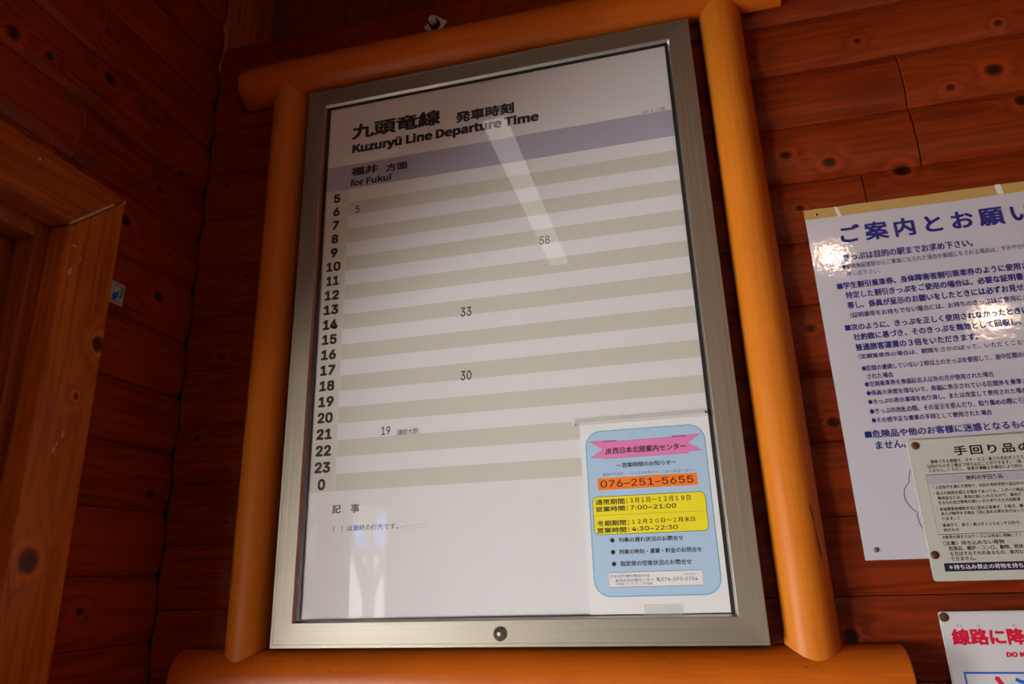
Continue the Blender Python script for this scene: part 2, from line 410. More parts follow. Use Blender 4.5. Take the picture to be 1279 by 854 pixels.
bm = bmesh.new(); quad(bm, [(-.6392, -.277, .1312), (-.6392, -.197, .2090), (-.6392, -.199, .2125), (-.6392, -.279, .1345)]); quad(bm, [(-.6392, -.181, .2245), (-.6392, -.1735, .232), (-.6392, -.1735, .222), (-.6392, -.177, .2235)])
obj('filler', bm, M_glue, door, label='pale filler showing in the open mitre joint')
bm = bmesh.new()
for cy, cz, ry, rz in ((-.262, .054, .0035, .007), (-.222, -.206, .003, .007), (-.230, -.222, .002, .0035), (-.234, -.232, .003, .006), (-.246, .082, .0012, .006), (-.35, .21, .0025, .0025), (-.262, .10, .006, .002)):
    quad(bm, [(-.6394, cy + ry * math.cos(2 * PI * i / 10), cz + rz * math.sin(2 * PI * i / 10 + .4)) for i in range(10)])
obj('chip', bm, M_glue, door, kind='stuff', label='pale chips in the varnish')
obj('jamb', nbox(-.86, -.676, YD, YD + .02, FLOOR, ZD + .02), M_jamb, door)
obj('jamb', nbox(-.86, -.676, YD2 - .02, YD2, FLOOR, ZD + .02), M_jamb, door)
obj('door_head', nbox(-.86, -.676, YD2, YD - .0005, ZD, ZD + .02), M_jamb, door)
obj('stop', nbox(-.715, -.678, YD - .0245, YD - .0005, FLOOR, ZD - .0005, bev=.0015), M_jamb, door)
obj('stop', nbox(-.7155, -.678, YD2, YD - .0255, ZD - .026, ZD - .0005, bev=.0015), M_jamb, door)
obj('door_track', nbox(-.80, -.676, YD2, YD - .001, FLOOR, FLOOR + .02), M_steel, door)
# two sliding leaves, each with one tall pane
LX0, LX1 = -.775, -.745
def leaf(y0, y1, py0, py1, xa, xb):
    o = obj('door_leaf', nbox(xa, xb, y0, py0, FLOOR + .021, ZD - .002, bev=.002), M_jamb, door)
    obj('stile', nbox(xa, xb, py1, y1, FLOOR + .021, ZD - .002, bev=.002), M_jamb, o)
    obj('panel', nbox(xa, xb, py0, py1, -.20, ZD - .002, bev=.001), M_jamb, o)
    obj('rail', nbox(xa, xb, py0, py1, FLOOR + .021, FLOOR + .12, bev=.002), M_jamb, o)
    obj('pane', nbox(xa + .012, xa + .016, py0, py1, FLOOR + .12, -.20), M_glass, o)
leaf(-.90, -.2785, -.83, -.60, -.752, -.722)
leaf(YD2 + .001, -.86, -1.37, -1.03, -.80, -.77)

# ------------------------------------------------------------------ the frame of peeled logs round the display case
LF = thing('log_frame', 'frame of thick peeled honey coloured logs standing round the timetable case', 'frame', (0, .0325, -.63))
CY = .0325
def half_level(x0, x1, zc, R, n=20, m=36):
    bm = bmesh.new(); rings = []
    xs = [x0, x0 + .002] + [x0 + .002 + (x1 - x0 - .004) * (i + 1) / (m) for i in range(m - 1)] + [x1 - .002, x1]
    for j, x in enumerate(xs):
        r = R - (.002 if j in (0, len(xs) - 1) else 0) + .0008 * math.sin(x * 9 + zc * 7) * (0 if j in (0, len(xs) - 1) else 1)
        ring = [bm.verts.new((x, CY - r * math.sin(PI * i / n), zc + r * math.cos(PI * i / n))) for i in range(n + 1)]
        rings.append(ring)
    for a, b in zip(rings, rings[1:]):
        for i in range(n): bm.faces.new((a[i], a[i + 1], b[i + 1], b[i]))
        bm.faces.new((a[n], a[0], b[0], b[n]))
    bm.faces.new(rings[0]); bm.faces.new(rings[-1][::-1])
    return bm
RT, ZT, RB, ZB, RP, XP = .0482, .5992, .0465, -.5865, .0377, .4473
def shade_smooth(o, ang=40):
    for p in o.data.polygons: p.use_smooth = True
    o.data.set_sharp_from_angle(angle=math.radians(ang))
shade_smooth(obj('log', half_level(-.555, .559, ZT, RT), M_honeyx, LF))
shade_smooth(obj('log', half_level(-.5665, .561, ZB, RB), M_honeyx, LF))
def post(xc):
    bm = bmesh.new(); n = 20; m = 30; rings = []
    for j in range(m + 1):
        ring = []
        for i in range(n + 1):
            a = PI * i / n; dy = RP * math.sin(a)
            zlo = ZB + math.sqrt(max((RB + .0012) ** 2 - dy * dy, 0)); zhi = ZT - math.sqrt(max((RT + .0012) ** 2 - dy * dy, 0))
            z = zlo + (zhi - zlo) * j / m; r = RP + .0006 * math.sin(z * 7 + xc * 5) * (0 if j in (0, m) else 1)
            ring.append(bm.verts.new((xc + r * math.cos(a), CY - r * math.sin(a), z)))
        rings.append(ring)
    for a, b in zip(rings, rings[1:]):
        for i in range(n): bm.faces.new((a[i], a[i + 1], b[i + 1], b[i]))
        bm.faces.new((a[n], a[0], b[0], b[n]))
    cen0 = bm.verts.new((xc, CY - .002, ZB + RB)); cen1 = bm.verts.new((xc, CY - .002, ZT - RT))
    for i in range(n): bm.faces.new((rings[0][i], rings[0][i + 1], cen0)); bm.faces.new((rings[-1][i], rings[-1][i + 1], cen1))
    return bm
pl_ = obj('post', post(-XP), M_honey, LF); shade_smooth(pl_)
pr_ = obj('post', post(XP), M_honey, LF); shade_smooth(pr_)
# drying crack and resin specks
def on_post(x, z, lift=.0004): return (x, CY - math.sqrt(max((RP + .0008) ** 2 - (x - XP) ** 2, 0)) - lift, z)
bm = bmesh.new(); rng = random.Random(2)
cr = [(.4672, -.352), (.4680, -.362), (.4690, -.372), (.4695, -.384), (.4702, -.394), (.4712, -.407), (.4722, -.418), (.4724, -.424)]
for (xa, za), (xb, zb) in zip(cr, cr[1:]):
    w = rng.uniform(.0004, .0009)
    quad(bm, [on_post(xa - w, za), on_post(xa + w, za), on_post(xb + w, zb), on_post(xb - w, zb)])
obj('crack', bm, M_black, pr_, label='thin dark drying crack')
bm = bmesh.new()
for _ in range(26):
    x = rng.uniform(-.45, .52); a = math.radians(rng.uniform(20, 75)); r = rng.uniform(.0006, .0016) * (1.5 if rng.random() < .15 else 1)
    c = Vector((x, CY - (RB + .0012) * math.sin(a), ZB + (RB + .0012) * math.cos(a)))
    u = Vector((1, 0, 0)); v = Vector((0, -math.cos(a), -math.sin(a)))
    quad(bm, [c + u * r * math.cos(2 * PI * i / 7) + v * r * .8 * math.sin(2 * PI * i / 7) for i in range(7)])
obj('speck', bm, M_rust, LF, kind='stuff', label='small dark resin specks on the bottom log')

# ------------------------------------------------------------------ display case
IW, IH, B = .35, .49975, .0385
case = thing('display_case', 'wall display case with brushed aluminium frame holding the train timetable', 'display case', (0, .034, -.538))
def member(side):
    """mitred frame member; u runs outwards->inwards, profile (u, y)"""
    prof = [(0, .0335), (0, .0008), (.0008, 0), (.0052, 0), (.0055, .0004), (.0059, .0004), (.0062, 0), (B - .0008, 0), (B, .0006)]
    lip = [(B, .0006), (B + .0032, .0052), (B + .0032, .0072)]
    res = []
    for pf in (prof, lip):
        bm = bmesh.new(); rows = []
        for u, y in pf:
            X, Z = IW + B - u, IH + B - u
            if side == 'L': p, q = (-X, -Z), (-X, Z)
            elif side == 'R': p, q = (X, -Z), (X, Z)
            elif side == 'T': p, q = (-X, Z), (X, Z)
            else: p, q = (-X, -Z), (X, -Z)
            rows.append((bm.verts.new((p[0], y, p[1])), bm.verts.new((q[0], y, q[1]))))
        for a, b in zip(rows, rows[1:]): bm.faces.new((a[0], a[1], b[1], b[0]))
        # close the back so that the member is solid
        bm.faces.new((rows[0][0], rows[0][1], rows[-1][1], rows[-1][0])) if pf is prof else None
        res.append(bm)
    return res
for s, nm in (('L', 'stile'), ('R', 'stile'), ('T', 'rail'), ('B', 'rail')):
    a, b = member(s)
    o = obj(nm, a, M_alz if nm == 'stile' else M_alx, case)
    obj('lip', b, M_lip, o)
obj('gasket', nbox(-IW + .002, -IW + .0098, .0054, .0085, -IH + .002, IH - .002), M_gask, case)
obj('gasket', nbox(IW - .0088, IW - .002, .0054, .0085, -IH + .002, IH - .002), M_gask, case)
obj('gasket', nbox(-IW + .0098, IW - .0088, .0054, .0085, IH - .0075, IH - .002), M_gask, case)
obj('gasket', nbox(-IW + .0098, IW - .0088, .0054, .0085, -IH + .002, -IH + .0048), M_gask, case)
obj('back_panel', nbox(-IW - .004, IW + .004, .0115, .033, -IH - .004, IH + .004), M_white, case)
gl = obj('glass_cover', nbox(-IW + .006, IW - .006, .0064, .0088, -IH + .004, IH - .004), M_glass, case)
lk = obj('lock', lathe(bmesh.new(), .0005, -.5193, [(.0105, .0005), (.0105, -.0012), (.0098, -.003), (.0082, -.0048), (.0078, -.005), (.0076, -.0042), (.0042, -.0042)], 28), M_chrome, case)
shade_smooth(lk)
obj('keyway', lathe(bmesh.new(), .0005, -.5193, [(.0040, -.0030), (.0040, -.0046), (.0036, -.0052), (.0027, -.0052), (.0027, -.0046), (.0014, -.0046)], 20), M_steel, lk)
bm = bmesh.new(); stroke(bm, [(.0005 + .0036 * math.cos(2 * PI * i / 24), -.5193 + .0036 * math.sin(2 * PI * i / 24)) for i in range(24)], -.00535, .0012, closed=True)
obj('key_slot', bm, M_black, lk)
# dry glue residue and scratches on the cover glass
bm = bmesh.new(); stroke(bm, [(-.174, -.3560), (-.135, -.3525), (-.124, -.3532), (-.124, -.3560), (-.150, -.3585), (-.172, -.3575)], .0063, .0009, closed=True)
obj('tape_residue', bm, M_clear, gl)

# ------------------------------------------------------------------ the timetable behind the glass
Y0 = .0095
tt = thing('timetable_poster', 'printed train departure timetable with beige stripes behind the glass of the display case', 'timetable', (0, .0110, -.495))
zs = [IH - .003, .3540, .2990] + [.2990 - .02944 * (i + 1) for i in range(20)] + [-IH + .003]
bm = bmesh.new(); XL, XC, XRr = -IW + .004, -.2905, IW - .004
for i in range(len(zs) - 1):
    a, b = zs[i], zs[i + 1]
    if i == 0 or i == len(zs) - 2: mi = (0, 0)
    elif i == 1: mi = (3, 3)
    else: h = i + 3; mi = (2, 1 if h % 2 == 0 else 0)
    quad(bm, [(XL, Y0, a), (XC, Y0, a), (XC, Y0, b), (XL, Y0, b)], mi[0])
    quad(bm, [(XC, Y0, a), (XRr, Y0, a), (XRr, Y0, b), (XC, Y0, b)], mi[1])
box(bm, XL, XRr, Y0 + .0003, Y0 + .0014, -IH + .003, IH - .003)
obj('printed_sheet', bm, [M_paper, M_beige, M_column, M_blueband], tt)
bm = bmesh.new()
for i in range(20): zz = .2990 - .02944 * i; quad(bm, [(XL, Y0 - .0001, zz + .0004), (XC, Y0 - .0001, zz + .0004), (XC, Y0 - .0001, zz - .0004), (XL, Y0 - .0001, zz - .0004)])
quad(bm, [(XC - .0006, Y0 - .0001, .299), (XC + .0006, Y0 - .0001, .299), (XC + .0006, Y0 - .0001, -.2898), (XC - .0006, Y0 - .0001, -.2898)])
obj('rule', bm, M_line, tt)
TT = [('九頭竜線', -0.2902, -0.0998, 0.4112, 0.4474, {'b': 0.036}),
    ('発車時刻', -0.0685, 0.0495, 0.4064, 0.4322, {'b': 0.042}),
    ('Kuzuryū Line Departure Time', -0.2879, 0.097, 0.3796, 0.4001, {'b': 0.021, 'ref': 'K'}),
    ('福井', -0.288, -0.2305, 0.3265, 0.3456, {'b': 0.045}),
    ('方面', -0.2135, -0.1676, 0.3233, 0.3412, {'b': 0.04}),
    ('for Fukui', -0.289, -0.201, 0.3039, 0.3184, {'b': 0.017, 'ref': 'F'}),
    ('H24.3.17 改正', 0.2888, 0.3293, 0.3552, 0.3618, {'b': 0.01}),
    ('5', -0.2746, -0.2663, 0.2437, 0.2585, {'b': 0.012}),
    ('58', 0.0875, 0.1063, 0.1212, 0.1377, {'b': 0.005}),
    ('33', -0.0608, -0.0407, 0.0021, 0.0197, {'b': 0.012}),
    ('30', -0.0616, -0.0421, -0.1146, -0.0977, {'b': 0.012}),
    ('19', -0.2066, -0.19, -0.1991, -0.1842, {'b': 0.012}),
    ('（越前大野）', -0.178, -0.1371, -0.2016, -0.191, {'b': 0.006}),
    ('記', -0.293, -0.277, -0.3274, -0.3127, {'b': 0.02}),
    ('事', -0.2588, -0.2424, -0.3279, -0.3131, {'b': 0.02}),
    ('（\u3000）は最終の行先です。', -0.2896, -0.1721, -0.3577, -0.3478, {'b': 0.005})]
hours = []
for i, h in enumerate(list(range(5, 24)) + [0]):
    zb = .2990 - .02944 * (i + 1) + .0026; s = str(h); w = .0142 if len(s) == 1 else .0300
    if s == '11': w = .026
    hours.append((s, -.3158 - w / 2, -.3158 + w / 2, zb, zb + .0196, {'b': .038}))
lettering([r for r in TT], Y0 - .0002, M_ink, tt)
lettering(hours, Y0 - .0002, M_ink, tt, name='hour_numerals')

# ------------------------------------------------------------------ notice taped on the glass
NY = .0060
nt_ = thing('enquiry_notice', 'small pale blue office hours notice with pink ribbon taped on the case glass', 'notice', (.2425, .0062, -.495))
SH = (.1398, .3440, -.4950, -.2040)
obj('paper', nbox(SH[0], SH[1], NY, NY + .0003, SH[2], SH[3]), M_note, nt_)
bm = bmesh.new(); flat_poly(bm, rrect(.1485, .3325, -.4700, -.2215, .024, 8), NY - .0001)
obj('blue_field', bm, M_sky, nt_)
bm = bmesh.new(); stroke(bm, rrect(.1485, .3325, -.4700, -.2215, .024, 8), NY - .0002, .0014, closed=True)
obj('outline', bm, M_cyan, nt_)
bm = bmesh.new(); y = NY - .0002
flat_poly(bm, [(.1976, -.2375), (.1537, -.2366), (.1748, -.2503), (.1538, -.2637), (.1760, -.2637), (.1760, -.2400), (.1976, -.2395)], y)
flat_poly(bm, [(.2833, -.2381), (.2833, -.2400), (.3050, -.2400), (.3050, -.2623), (.3270, -.2623), (.3060, -.2493), (.3269, -.2364)], y)
flat_poly(bm, [(.1751, -.2392), (.3059, -.2387), (.3056, -.2651), (.1751, -.2655)], y - .0001)
obj('ribbon', bm, M_pink, nt_)
bm = bmesh.new(); y = NY - .0004
flat_poly(bm, [(.1760, -.2372), (.1976, -.2372), (.1976, -.2391), (.1760, -.2391)], y); flat_poly(bm, [(.2833, -.2368), (.3050, -.2368), (.3050, -.2387), (.2833, -.2387)], y)
stroke(bm, [(.1751, -.2392), (.3059, -.2387), (.3056, -.2651), (.1751, -.2655)], y, .0006, closed=True)
stroke(bm, [(.1751, -.2370), (.1537, -.2366), (.1748, -.2503), (.1538, -.2637), (.1751, -.2637)], y, .0005)
stroke(bm, [(.3059, -.2366), (.3269, -.2364), (.3060, -.2493), (.3270, -.2623), (.3056, -.2623)], y, .0005)
obj('ribbon_fold', bm, M_pinkd, nt_)
bm = bmesh.new(); flat_poly(bm, rrect(.1632, .3147, -.3138, -.2956, .002, 3), NY - .0002); obj('telephone_panel', bm, M_orange, nt_)
bm = bmesh.new(); flat_poly(bm, rrect(.1537, .3235, -.3809, -.3240, .008, 6), NY - .0002); obj('hours_panel', bm, M_yellow, nt_)
bm = bmesh.new(); y = NY - .0003
stroke(bm, rrect(.1537, .3235, -.3809, -.3240, .008, 6), y, .0007, closed=True); stroke(bm, [(.1537, -.3522), (.3235, -.3524)], y, .0003)
for cx, cz in ((.1798, -.3896), (.1797, -.4068), (.1799, -.4239)): disc(bm, cx, y, cz, .0033)
obj('rule', bm, M_ink, nt_)
bm = bmesh.new(); flat_poly(bm, [(.1709, -.4362), (.3072, -.4360), (.3072, -.4569), (.1709, -.4571)], NY - .0002); obj('address_panel', bm, M_note, nt_)
bm = bmesh.new(); stroke(bm, [(.1709, -.4362), (.3072, -.4360), (.3072, -.4569), (.1709, -.4571)], NY - .0003, .0005, closed=True); obj('rule', bm, M_ink, nt_)
NT = [('JR', 0.1774, 0.1886, -0.2591, -0.2500, {'b': 0.012}),
    ('西日本北陸案内センター', 0.1902, 0.303, -0.2591, -0.2487, {'b': 0.022}),
    ('〜営業時間のお知らせ〜', 0.1944, 0.2864, -0.2811, -0.2735, {'b': 0.012}),
    ('ゼロナナロケ', 0.1724, 0.2046, -0.2923, -0.2877),
    ('ニッゴリイチバン', 0.2153, 0.2563, -0.2926, -0.2882),
    ('コールゴーゴー', 0.2685, 0.3078, -0.2929, -0.2886),
    ('076–251–5655', 0.1676, 0.3088, -0.3101, -0.2992, {'b': 0.006}),
    ('通常期間：', 0.158, 0.2073, -0.3365, -0.3278, {'b': 0.016}),
    ('3月1日〜12月19日', 0.211, 0.3017, -0.3357, -0.3279, {'b': 0.012}),
    ('営業時間：', 0.1579, 0.2072, -0.3468, -0.3389, {'b': 0.016}),
    ('7:00~21:00', 0.2108, 0.2795, -0.346, -0.3393, {'b': 0.012}),
    ('冬期期間：', 0.1586, 0.2073, -0.3681, -0.36, {'b': 0.016}),
    ('12月20日〜2月末日', 0.2114, 0.305, -0.367, -0.3596, {'b': 0.012}),
    ('営業時間：', 0.1577, 0.207, -0.3786, -0.3706, {'b': 0.016}),
    ('4:30~22:30', 0.2105, 0.2788, -0.3772, -0.3707, {'b': 0.012}),
    ('列車の遅れ状況のお問合せ', 0.1895, 0.2854, -0.3933, -0.3861, {'b': 0.012}),
    ('列車の時刻・運賃・料金のお問合せ', 0.189, 0.3101, -0.4106, -0.4032, {'b': 0.012}),
    ('指定席の空席状況のお問合せ', 0.1893, 0.2937, -0.4276, -0.42, {'b': 0.012}),
    ('◇お忘れ物の問合せは', 0.1722, 0.2313, -0.4438, -0.4393, {'b': 0.002}),
    ('金沢お忘れ物センター', 0.18, 0.2365, -0.4502, -0.4451, {'b': 0.002}),
    ('（年中無休\u30008:00〜20:00まで営業）', 0.1813, 0.2346, -0.4544, -0.4511),
    ('℡', 0.2413, 0.2465, -0.4499, -0.4452),
    ('076–293–2234', 0.2478, 0.2997, -0.4499, -0.4452, {'b': 0.002}),
    ('ニクミサン', 0.2803, 0.2978, -0.4429, -0.4397)]
lettering(NT, NY - .0004, M_ink, nt_)
bm = bmesh.new(); box(bm, .2185, .2750, NY - .0008, NY - .0005, -.4975, -.4820); obj('clear_tape', bm, M_clear, nt_)
bm = bmesh.new(); box(bm, .128, .352 - .006, NY - .0006, NY - .0004, -.2100, -.1990)
obj('clear_tape', bm, M_clear, nt_)
bm = bmesh.new()
for cx, cz, r in ((.1338, -.2080, .0012), (.3388, -.2035, .0016), (.3372, -.2022, .0010), (.3402, -.2050, .0008)): disc(bm, cx, NY - .0009, cz, r, 7)
obj('grit', bm, M_black, nt_, kind='stuff')

# ------------------------------------------------------------------ enamel signs on the logs, right of the case
S = .0340
s1 = thing('rules_sign', 'large white glossy sign of blue ticket rules with brown tape along its top', 'sign', (.70, .0375, -.430))
bm = bmesh.new(); nx, nz = 10, 14; X0, X1, Z0, Z1 = .5350, .9120, -.4300, .1285
def warp(x, z):
    return -.0011 * math.sin((x - X0) * 7.5) * math.cos((z - Z0) * 6.5) - .0006 * math.sin(z * 19 + x * 11)
gv = [[bm.verts.new((X0 + (X1 - X0) * i / nx, S + warp(X0 + (X1 - X0) * i / nx, Z0 + (Z1 - Z0) * j / nz), Z0 + (Z1 - Z0) * j / nz)) for i in range(nx + 1)] for j in range(nz + 1)]
for j in range(nz):
    for i in range(nx): bm.faces.new((gv[j][i], gv[j][i + 1], gv[j + 1][i + 1], gv[j + 1][i]))
rb = bmesh.ops.extrude_face_region(bm, geom=list(bm.faces)); 
for v in [g for g in rb['geom'] if isinstance(g, bmesh.types.BMVert)]: v.co.y += .0018
pb = obj('sign_plate', bm, M_plate, s1); shade_smooth(pb, 50)
S1 = [('ご案内とお願', 0.5833, 0.822, 0.0613, 0.0938, {'b': 0.03, 'full': 'ご案内とお願い', 'sp': 1.38}),
    ('きっぷは目的の駅までお求め下さい。', 0.5818, 0.7696, 0.0303, 0.0436, {'b': 0.022}),
    ('●駅員無配置駅からご乗車になられた場合や乗越しをされる場合は、すみやか', 0.5772, 0.8347, 0.0165, 0.0254, {'full': '●駅員無配置駅からご乗車になられた場合や乗越しをされる場合は、すみやかに'}),
    ('申し出下さい。', 0.5831, 0.6316, 0.0038, 0.0124),
    ('■学生割引乗車券、身体障害者割引乗車券のように使用', 0.5645, 0.8244, -0.0172, -0.0052, {'b': 0.026, 'full': '■学生割引乗車券、身体障害者割引乗車券のように使用される方を'}),
    ('特定した割引きっぷをご使用の場合は、必要な証明', 0.5747, 0.814, -0.0339, -0.022, {'b': 0.026, 'full': '特定した割引きっぷをご使用の場合は、必要な証明書を携'}),
    ('帯し、係員が呈示のお願いをしたときには必ずお見せ', 0.5744, 0.8212, -0.0512, -0.0392, {'b': 0.026, 'full': '帯し、係員が呈示のお願いをしたときには必ずお見せください'}),
    ('（証明書等をお持ちでない場合には、お持ちのきっぷはご使用に', 0.576, 0.8153, -0.0665, -0.0571, {'b': 0.014, 'full': '（証明書等をお持ちでない場合には、お持ちのきっぷはご使用になれません'}),
    ('■次のように、きっぷを正しく使用されなかったとき', 0.5648, 0.8086, -0.0873, -0.0759, {'b': 0.026, 'full': '■次のように、きっぷを正しく使用されなかったときは、'}),
    ('社約款に基づき、そのきっぷを無効として回収し、', 0.5744, 0.8052, -0.1036, -0.0922, {'b': 0.026, 'full': '社約款に基づき、そのきっぷを無効として回収し、さらに'}),
    ('普通旅客運賃の3倍をいただきます。', 0.5745, 0.7453, -0.1209, -0.1091, {'b': 0.026}),
    ('（定期乗車券の場合は、期間をさかのぼって、いただくこと', 0.5764, 0.8, -0.1344, -0.1261, {'b': 0.014, 'full': '（定期乗車券の場合は、期間をさかのぼって、いただくことがあります'}),
    ('●区間の連続していない2枚以上のきっぷを使用して、途中区間の', 0.5778, 0.7966, -0.1538, -0.1449, {'b': 0.014, 'full': '●区間の連続していない2枚以上のきっぷを使用して、途中区間の乗車を'}),
    ('された場合', 0.5829, 0.6199, -0.1671, -0.1579, {'b': 0.014}),
    ('●定期乗車券を券面記名人以外の方が使用された場合', 0.5776, 0.7533, -0.1791, -0.1702, {'b': 0.014}),
    ('●係員の承諾を得ないで、券面に表示されている区間外を乗車', 0.5777, 0.7862, -0.193, -0.1843, {'b': 0.014, 'full': '●係員の承諾を得ないで、券面に表示されている区間外を乗車された場合'}),
    ('●きっぷの表示事項をぬり消し、または改変して使用された場', 0.5776, 0.7831, -0.2064, -0.198, {'b': 0.014, 'full': '●きっぷの表示事項をぬり消し、または改変して使用された場合'}),
    ('●きっぷの改札の際、その呈示を拒んだり、取り集めの際に', 0.5774, 0.775, -0.2214, -0.2123, {'b': 0.014, 'full': '●きっぷの改札の際、その呈示を拒んだり、取り集めの際に引渡さず'}),
    ('●その他不正な乗車の手段として使用された場合', 0.5775, 0.7386, -0.2348, -0.2264, {'b': 0.014}),
    ('■危険品や他のお客様に迷惑となるも', 0.5643, 0.7688, -0.2571, -0.2451, {'b': 0.018, 'full': '■危険品や他のお客様に迷惑となるものは'}),
    ('ません。', 0.5764, 0.6181, -0.2741, -0.2622, {'b': 0.018})]
def drape(o, lift, base=S):
    for v in o.data.vertices: v.co.y = base + warp(v.co.x, v.co.z) - lift + (v.co.y - base)
for o in lettering(S1, S, M_navy, s1): drape(o, .0005)
bm = bmesh.new(); orn = [(.6500, -.2920), (.6350, -.2950), (.6184, -.3045), (.6145, -.3095), (.6120, -.3165), (.6118, -.3235), (.6065, -.3285), (.6025, -.3350), (.6012, -.3430), (.6025, -.3510), (.6065, -.3590), (.6110, -.3640), (.6150, -.3662), (.6132, -.3710), (.6135, -.3790), (.6150, -.3850), (.6185, -.3925), (.6260, -.3990)]
stroke(bm, orn, S, .0008); o = obj('crest_outline', bm, M_navy, s1); drape(o, .0005)
def tape_poly(pts, m, nm, lift=.0009):
    bm = bmesh.new(); flat_poly(bm, pts, S); bmesh.ops.triangulate(bm, faces=bm.faces); o = obj(nm, bm, m, s1); drape(o, lift); return o
tape_poly([(.5345, .1292), (.5555, .1296), (.5818, .1290), (.5826, .1240), (.5842, .1180), (.5850, .1116), (.5600, .1112), (.5340, .1110)], M_tape, 'parcel_tape')
tape_poly([(.5885, .1292), (.62, .1298), (.66, .1292), (.7000, .1296), (.7050, .1268), (.7130, .1260), (.7200, .1290), (.76, .1297), (.82, .1294), (.87, .1296), (.9130, .1292), (.9130, .1115), (.84, .1120), (.76, .1113), (.68, .1119), (.5915, .1112), (.5895, .1170), (.5900, .1240)], M_tape, 'parcel_tape')
tape_poly([(.5818, .1290), (.5860, .1294), (.5870, .1220), (.5915, .1112), (.5850, .1105), (.5835, .1200)], M_torn, 'torn_paper', .0007)
tape_poly([(.8200, .1300), (.8280, .1300), (.8260, .1200), (.8300, .1130), (.8210, .1130), (.8225, .1210)], M_torn, 'torn_paper', .0011)
def screw(cx, cz, y, r, parent, m=M_rust, name='screw'):
    o = obj(name, lathe(bmesh.new(), cx, cz, [(r, y + .0004), (r, y - .0006), (r * .82, y - .0014), (r * .4, y - .0018)], 16), m, parent); shade_smooth(o, 50); return o
screw(.5533, .1187, S - .001, .0026, s1, M_chrome, 'eyelet'); screw(.5510, -.4163, S - .0006, .0034, s1, M_screw)

def plate(x0, x1, z0, z1, y, m, parent, r=.004, t=.0022):
    bm = prism(rrect(x0, x1, z0, z1, r, 4), y, y + t)
    es = [e for e in bm.edges if all(abs(v.co.y - y) < 1e-6 for v in e.verts)]
    bmesh.ops.bevel(bm, geom=es, offset=.0012, segments=2, affect='EDGES')
    o = obj('sign_plate', bm, m, parent); shade_smooth(o, 40); return o
Q = .0285
s2 = thing('baggage_sign', 'cream enamelled sign of black hand baggage rules overlapping the blue ticket rules sign', 'sign', (.74, .031, -.4605))
plate(.6165, .8750, -.4605, -.2640, Q, M_plate2, s2)
S2 = [('手回り品', 0.6763, 0.754, -0.2907, -0.2769, {'b': 0.03, 'full': '手回り品の', 'sp': 1.3}),
    ('携帯できる荷物で、タテ・ヨコ・高さの合計が250', 0.6433, 0.7614, -0.3005, -0.2949, {'b': 0.012}),
    ('以内のものを2個まで持ち込むことができます。（単、', 0.6381, 0.7598, -0.3066, -0.3011, {'b': 0.012}),
    ('えません。）ただし、係員が運輸上の都合により持込', 0.6386, 0.7581, -0.3125, -0.3071, {'b': 0.012}),
    ('無料の手回り品', 0.6843, 0.7305, -0.3257, -0.3193, {'b': 0.014}),
    ('・上記条件を満たす荷物で、右記の有料手回り品以外の', 0.6393, 0.7539, -0.3363, -0.3312, {'b': 0.012}),
    ('・長さの制限を超える場合であっても、スポーツ用品', 0.6388, 0.7518, -0.3448, -0.3397, {'b': 0.012}),
    ('乗用品などは、専用の袋にいれたもので、車内で', 0.6425, 0.7481, -0.3514, -0.3464, {'b': 0.012}),
    ('きるもの及び専用の袋にいれた折りたたみ自転車', 0.6425, 0.7453, -0.3579, -0.3528, {'b': 0.012}),
    ('・身体障害者補助犬法に定める盲導犬、介助犬、聴', 0.6389, 0.7468, -0.3669, -0.3618, {'b': 0.012}),
    ('本人が随伴する場合（法に定める表示を行なって', 0.6425, 0.7461, -0.373, -0.368, {'b': 0.012}),
    ('ります。）', 0.6425, 0.6641, -0.3797, -0.3748, {'b': 0.012}),
    ('・車椅子で、長さ・高さが120センチ以内で、', 0.6384, 0.7388, -0.3889, -0.3839, {'b': 0.012}),
    ('内のもの', 0.6419, 0.6609, -0.3954, -0.3904, {'b': 0.012}),
    ('※専用の袋またはケースには完全に収納してく', 0.6382, 0.7361, -0.4049, -0.3999, {'b': 0.012}),
    ('〈注意〉持ち込めない荷物', 0.637, 0.713, -0.4137, -0.4077, {'b': 0.014}),
    ('危険品、暖炉・コンロ、動物、死体', 0.6428, 0.735, -0.4207, -0.4148, {'b': 0.012}),
    ('を及ぼすおそれのあるもの、車内な', 0.6433, 0.7333, -0.4276, -0.4219, {'b': 0.012}),
    ('できません。', 0.6429, 0.674, -0.4341, -0.4286, {'b': 0.012})]
lettering(S2, Q - .0002, M_ink, s2)
bm = bmesh.new(); quad(bm, [(.6334, Q - .0001, -.3160), (.8600, Q - .0001, -.3160), (.8600, Q - .0001, -.3288), (.6334, Q - .0001, -.3288)]); obj('heading_band', bm, M_grey, s2)
bm = bmesh.new(); stroke(bm, [(.6334, -.3158), (.8600, -.3158), (.8600, -.3988), (.6334, -.3988)], Q - .0002, .0007, closed=True); obj('rule', bm, M_ink, s2)
bm = bmesh.new(); quad(bm, [(.6328, Q - .0001, -.4370), (.8600, Q - .0001, -.4370), (.8600, Q - .0001, -.4480), (.6328, Q - .0001, -.4480)]); obj('footer_band', bm, mat('printed_midnight_band', (.012, .014, .05), .4), s2)
lettering([('＊持ち込み禁止の荷物を持ち', 0.6384, 0.7291, -0.4455, -0.4392, {'b': 0.012})], Q - .0002, M_pale, s2, name='footer_lettering')
for cx, cz in ((.6279, -.2730), (.6240, -.4257), (.863, -.273), (.863, -.4457)): screw(cx, cz, Q, .0056, s2)

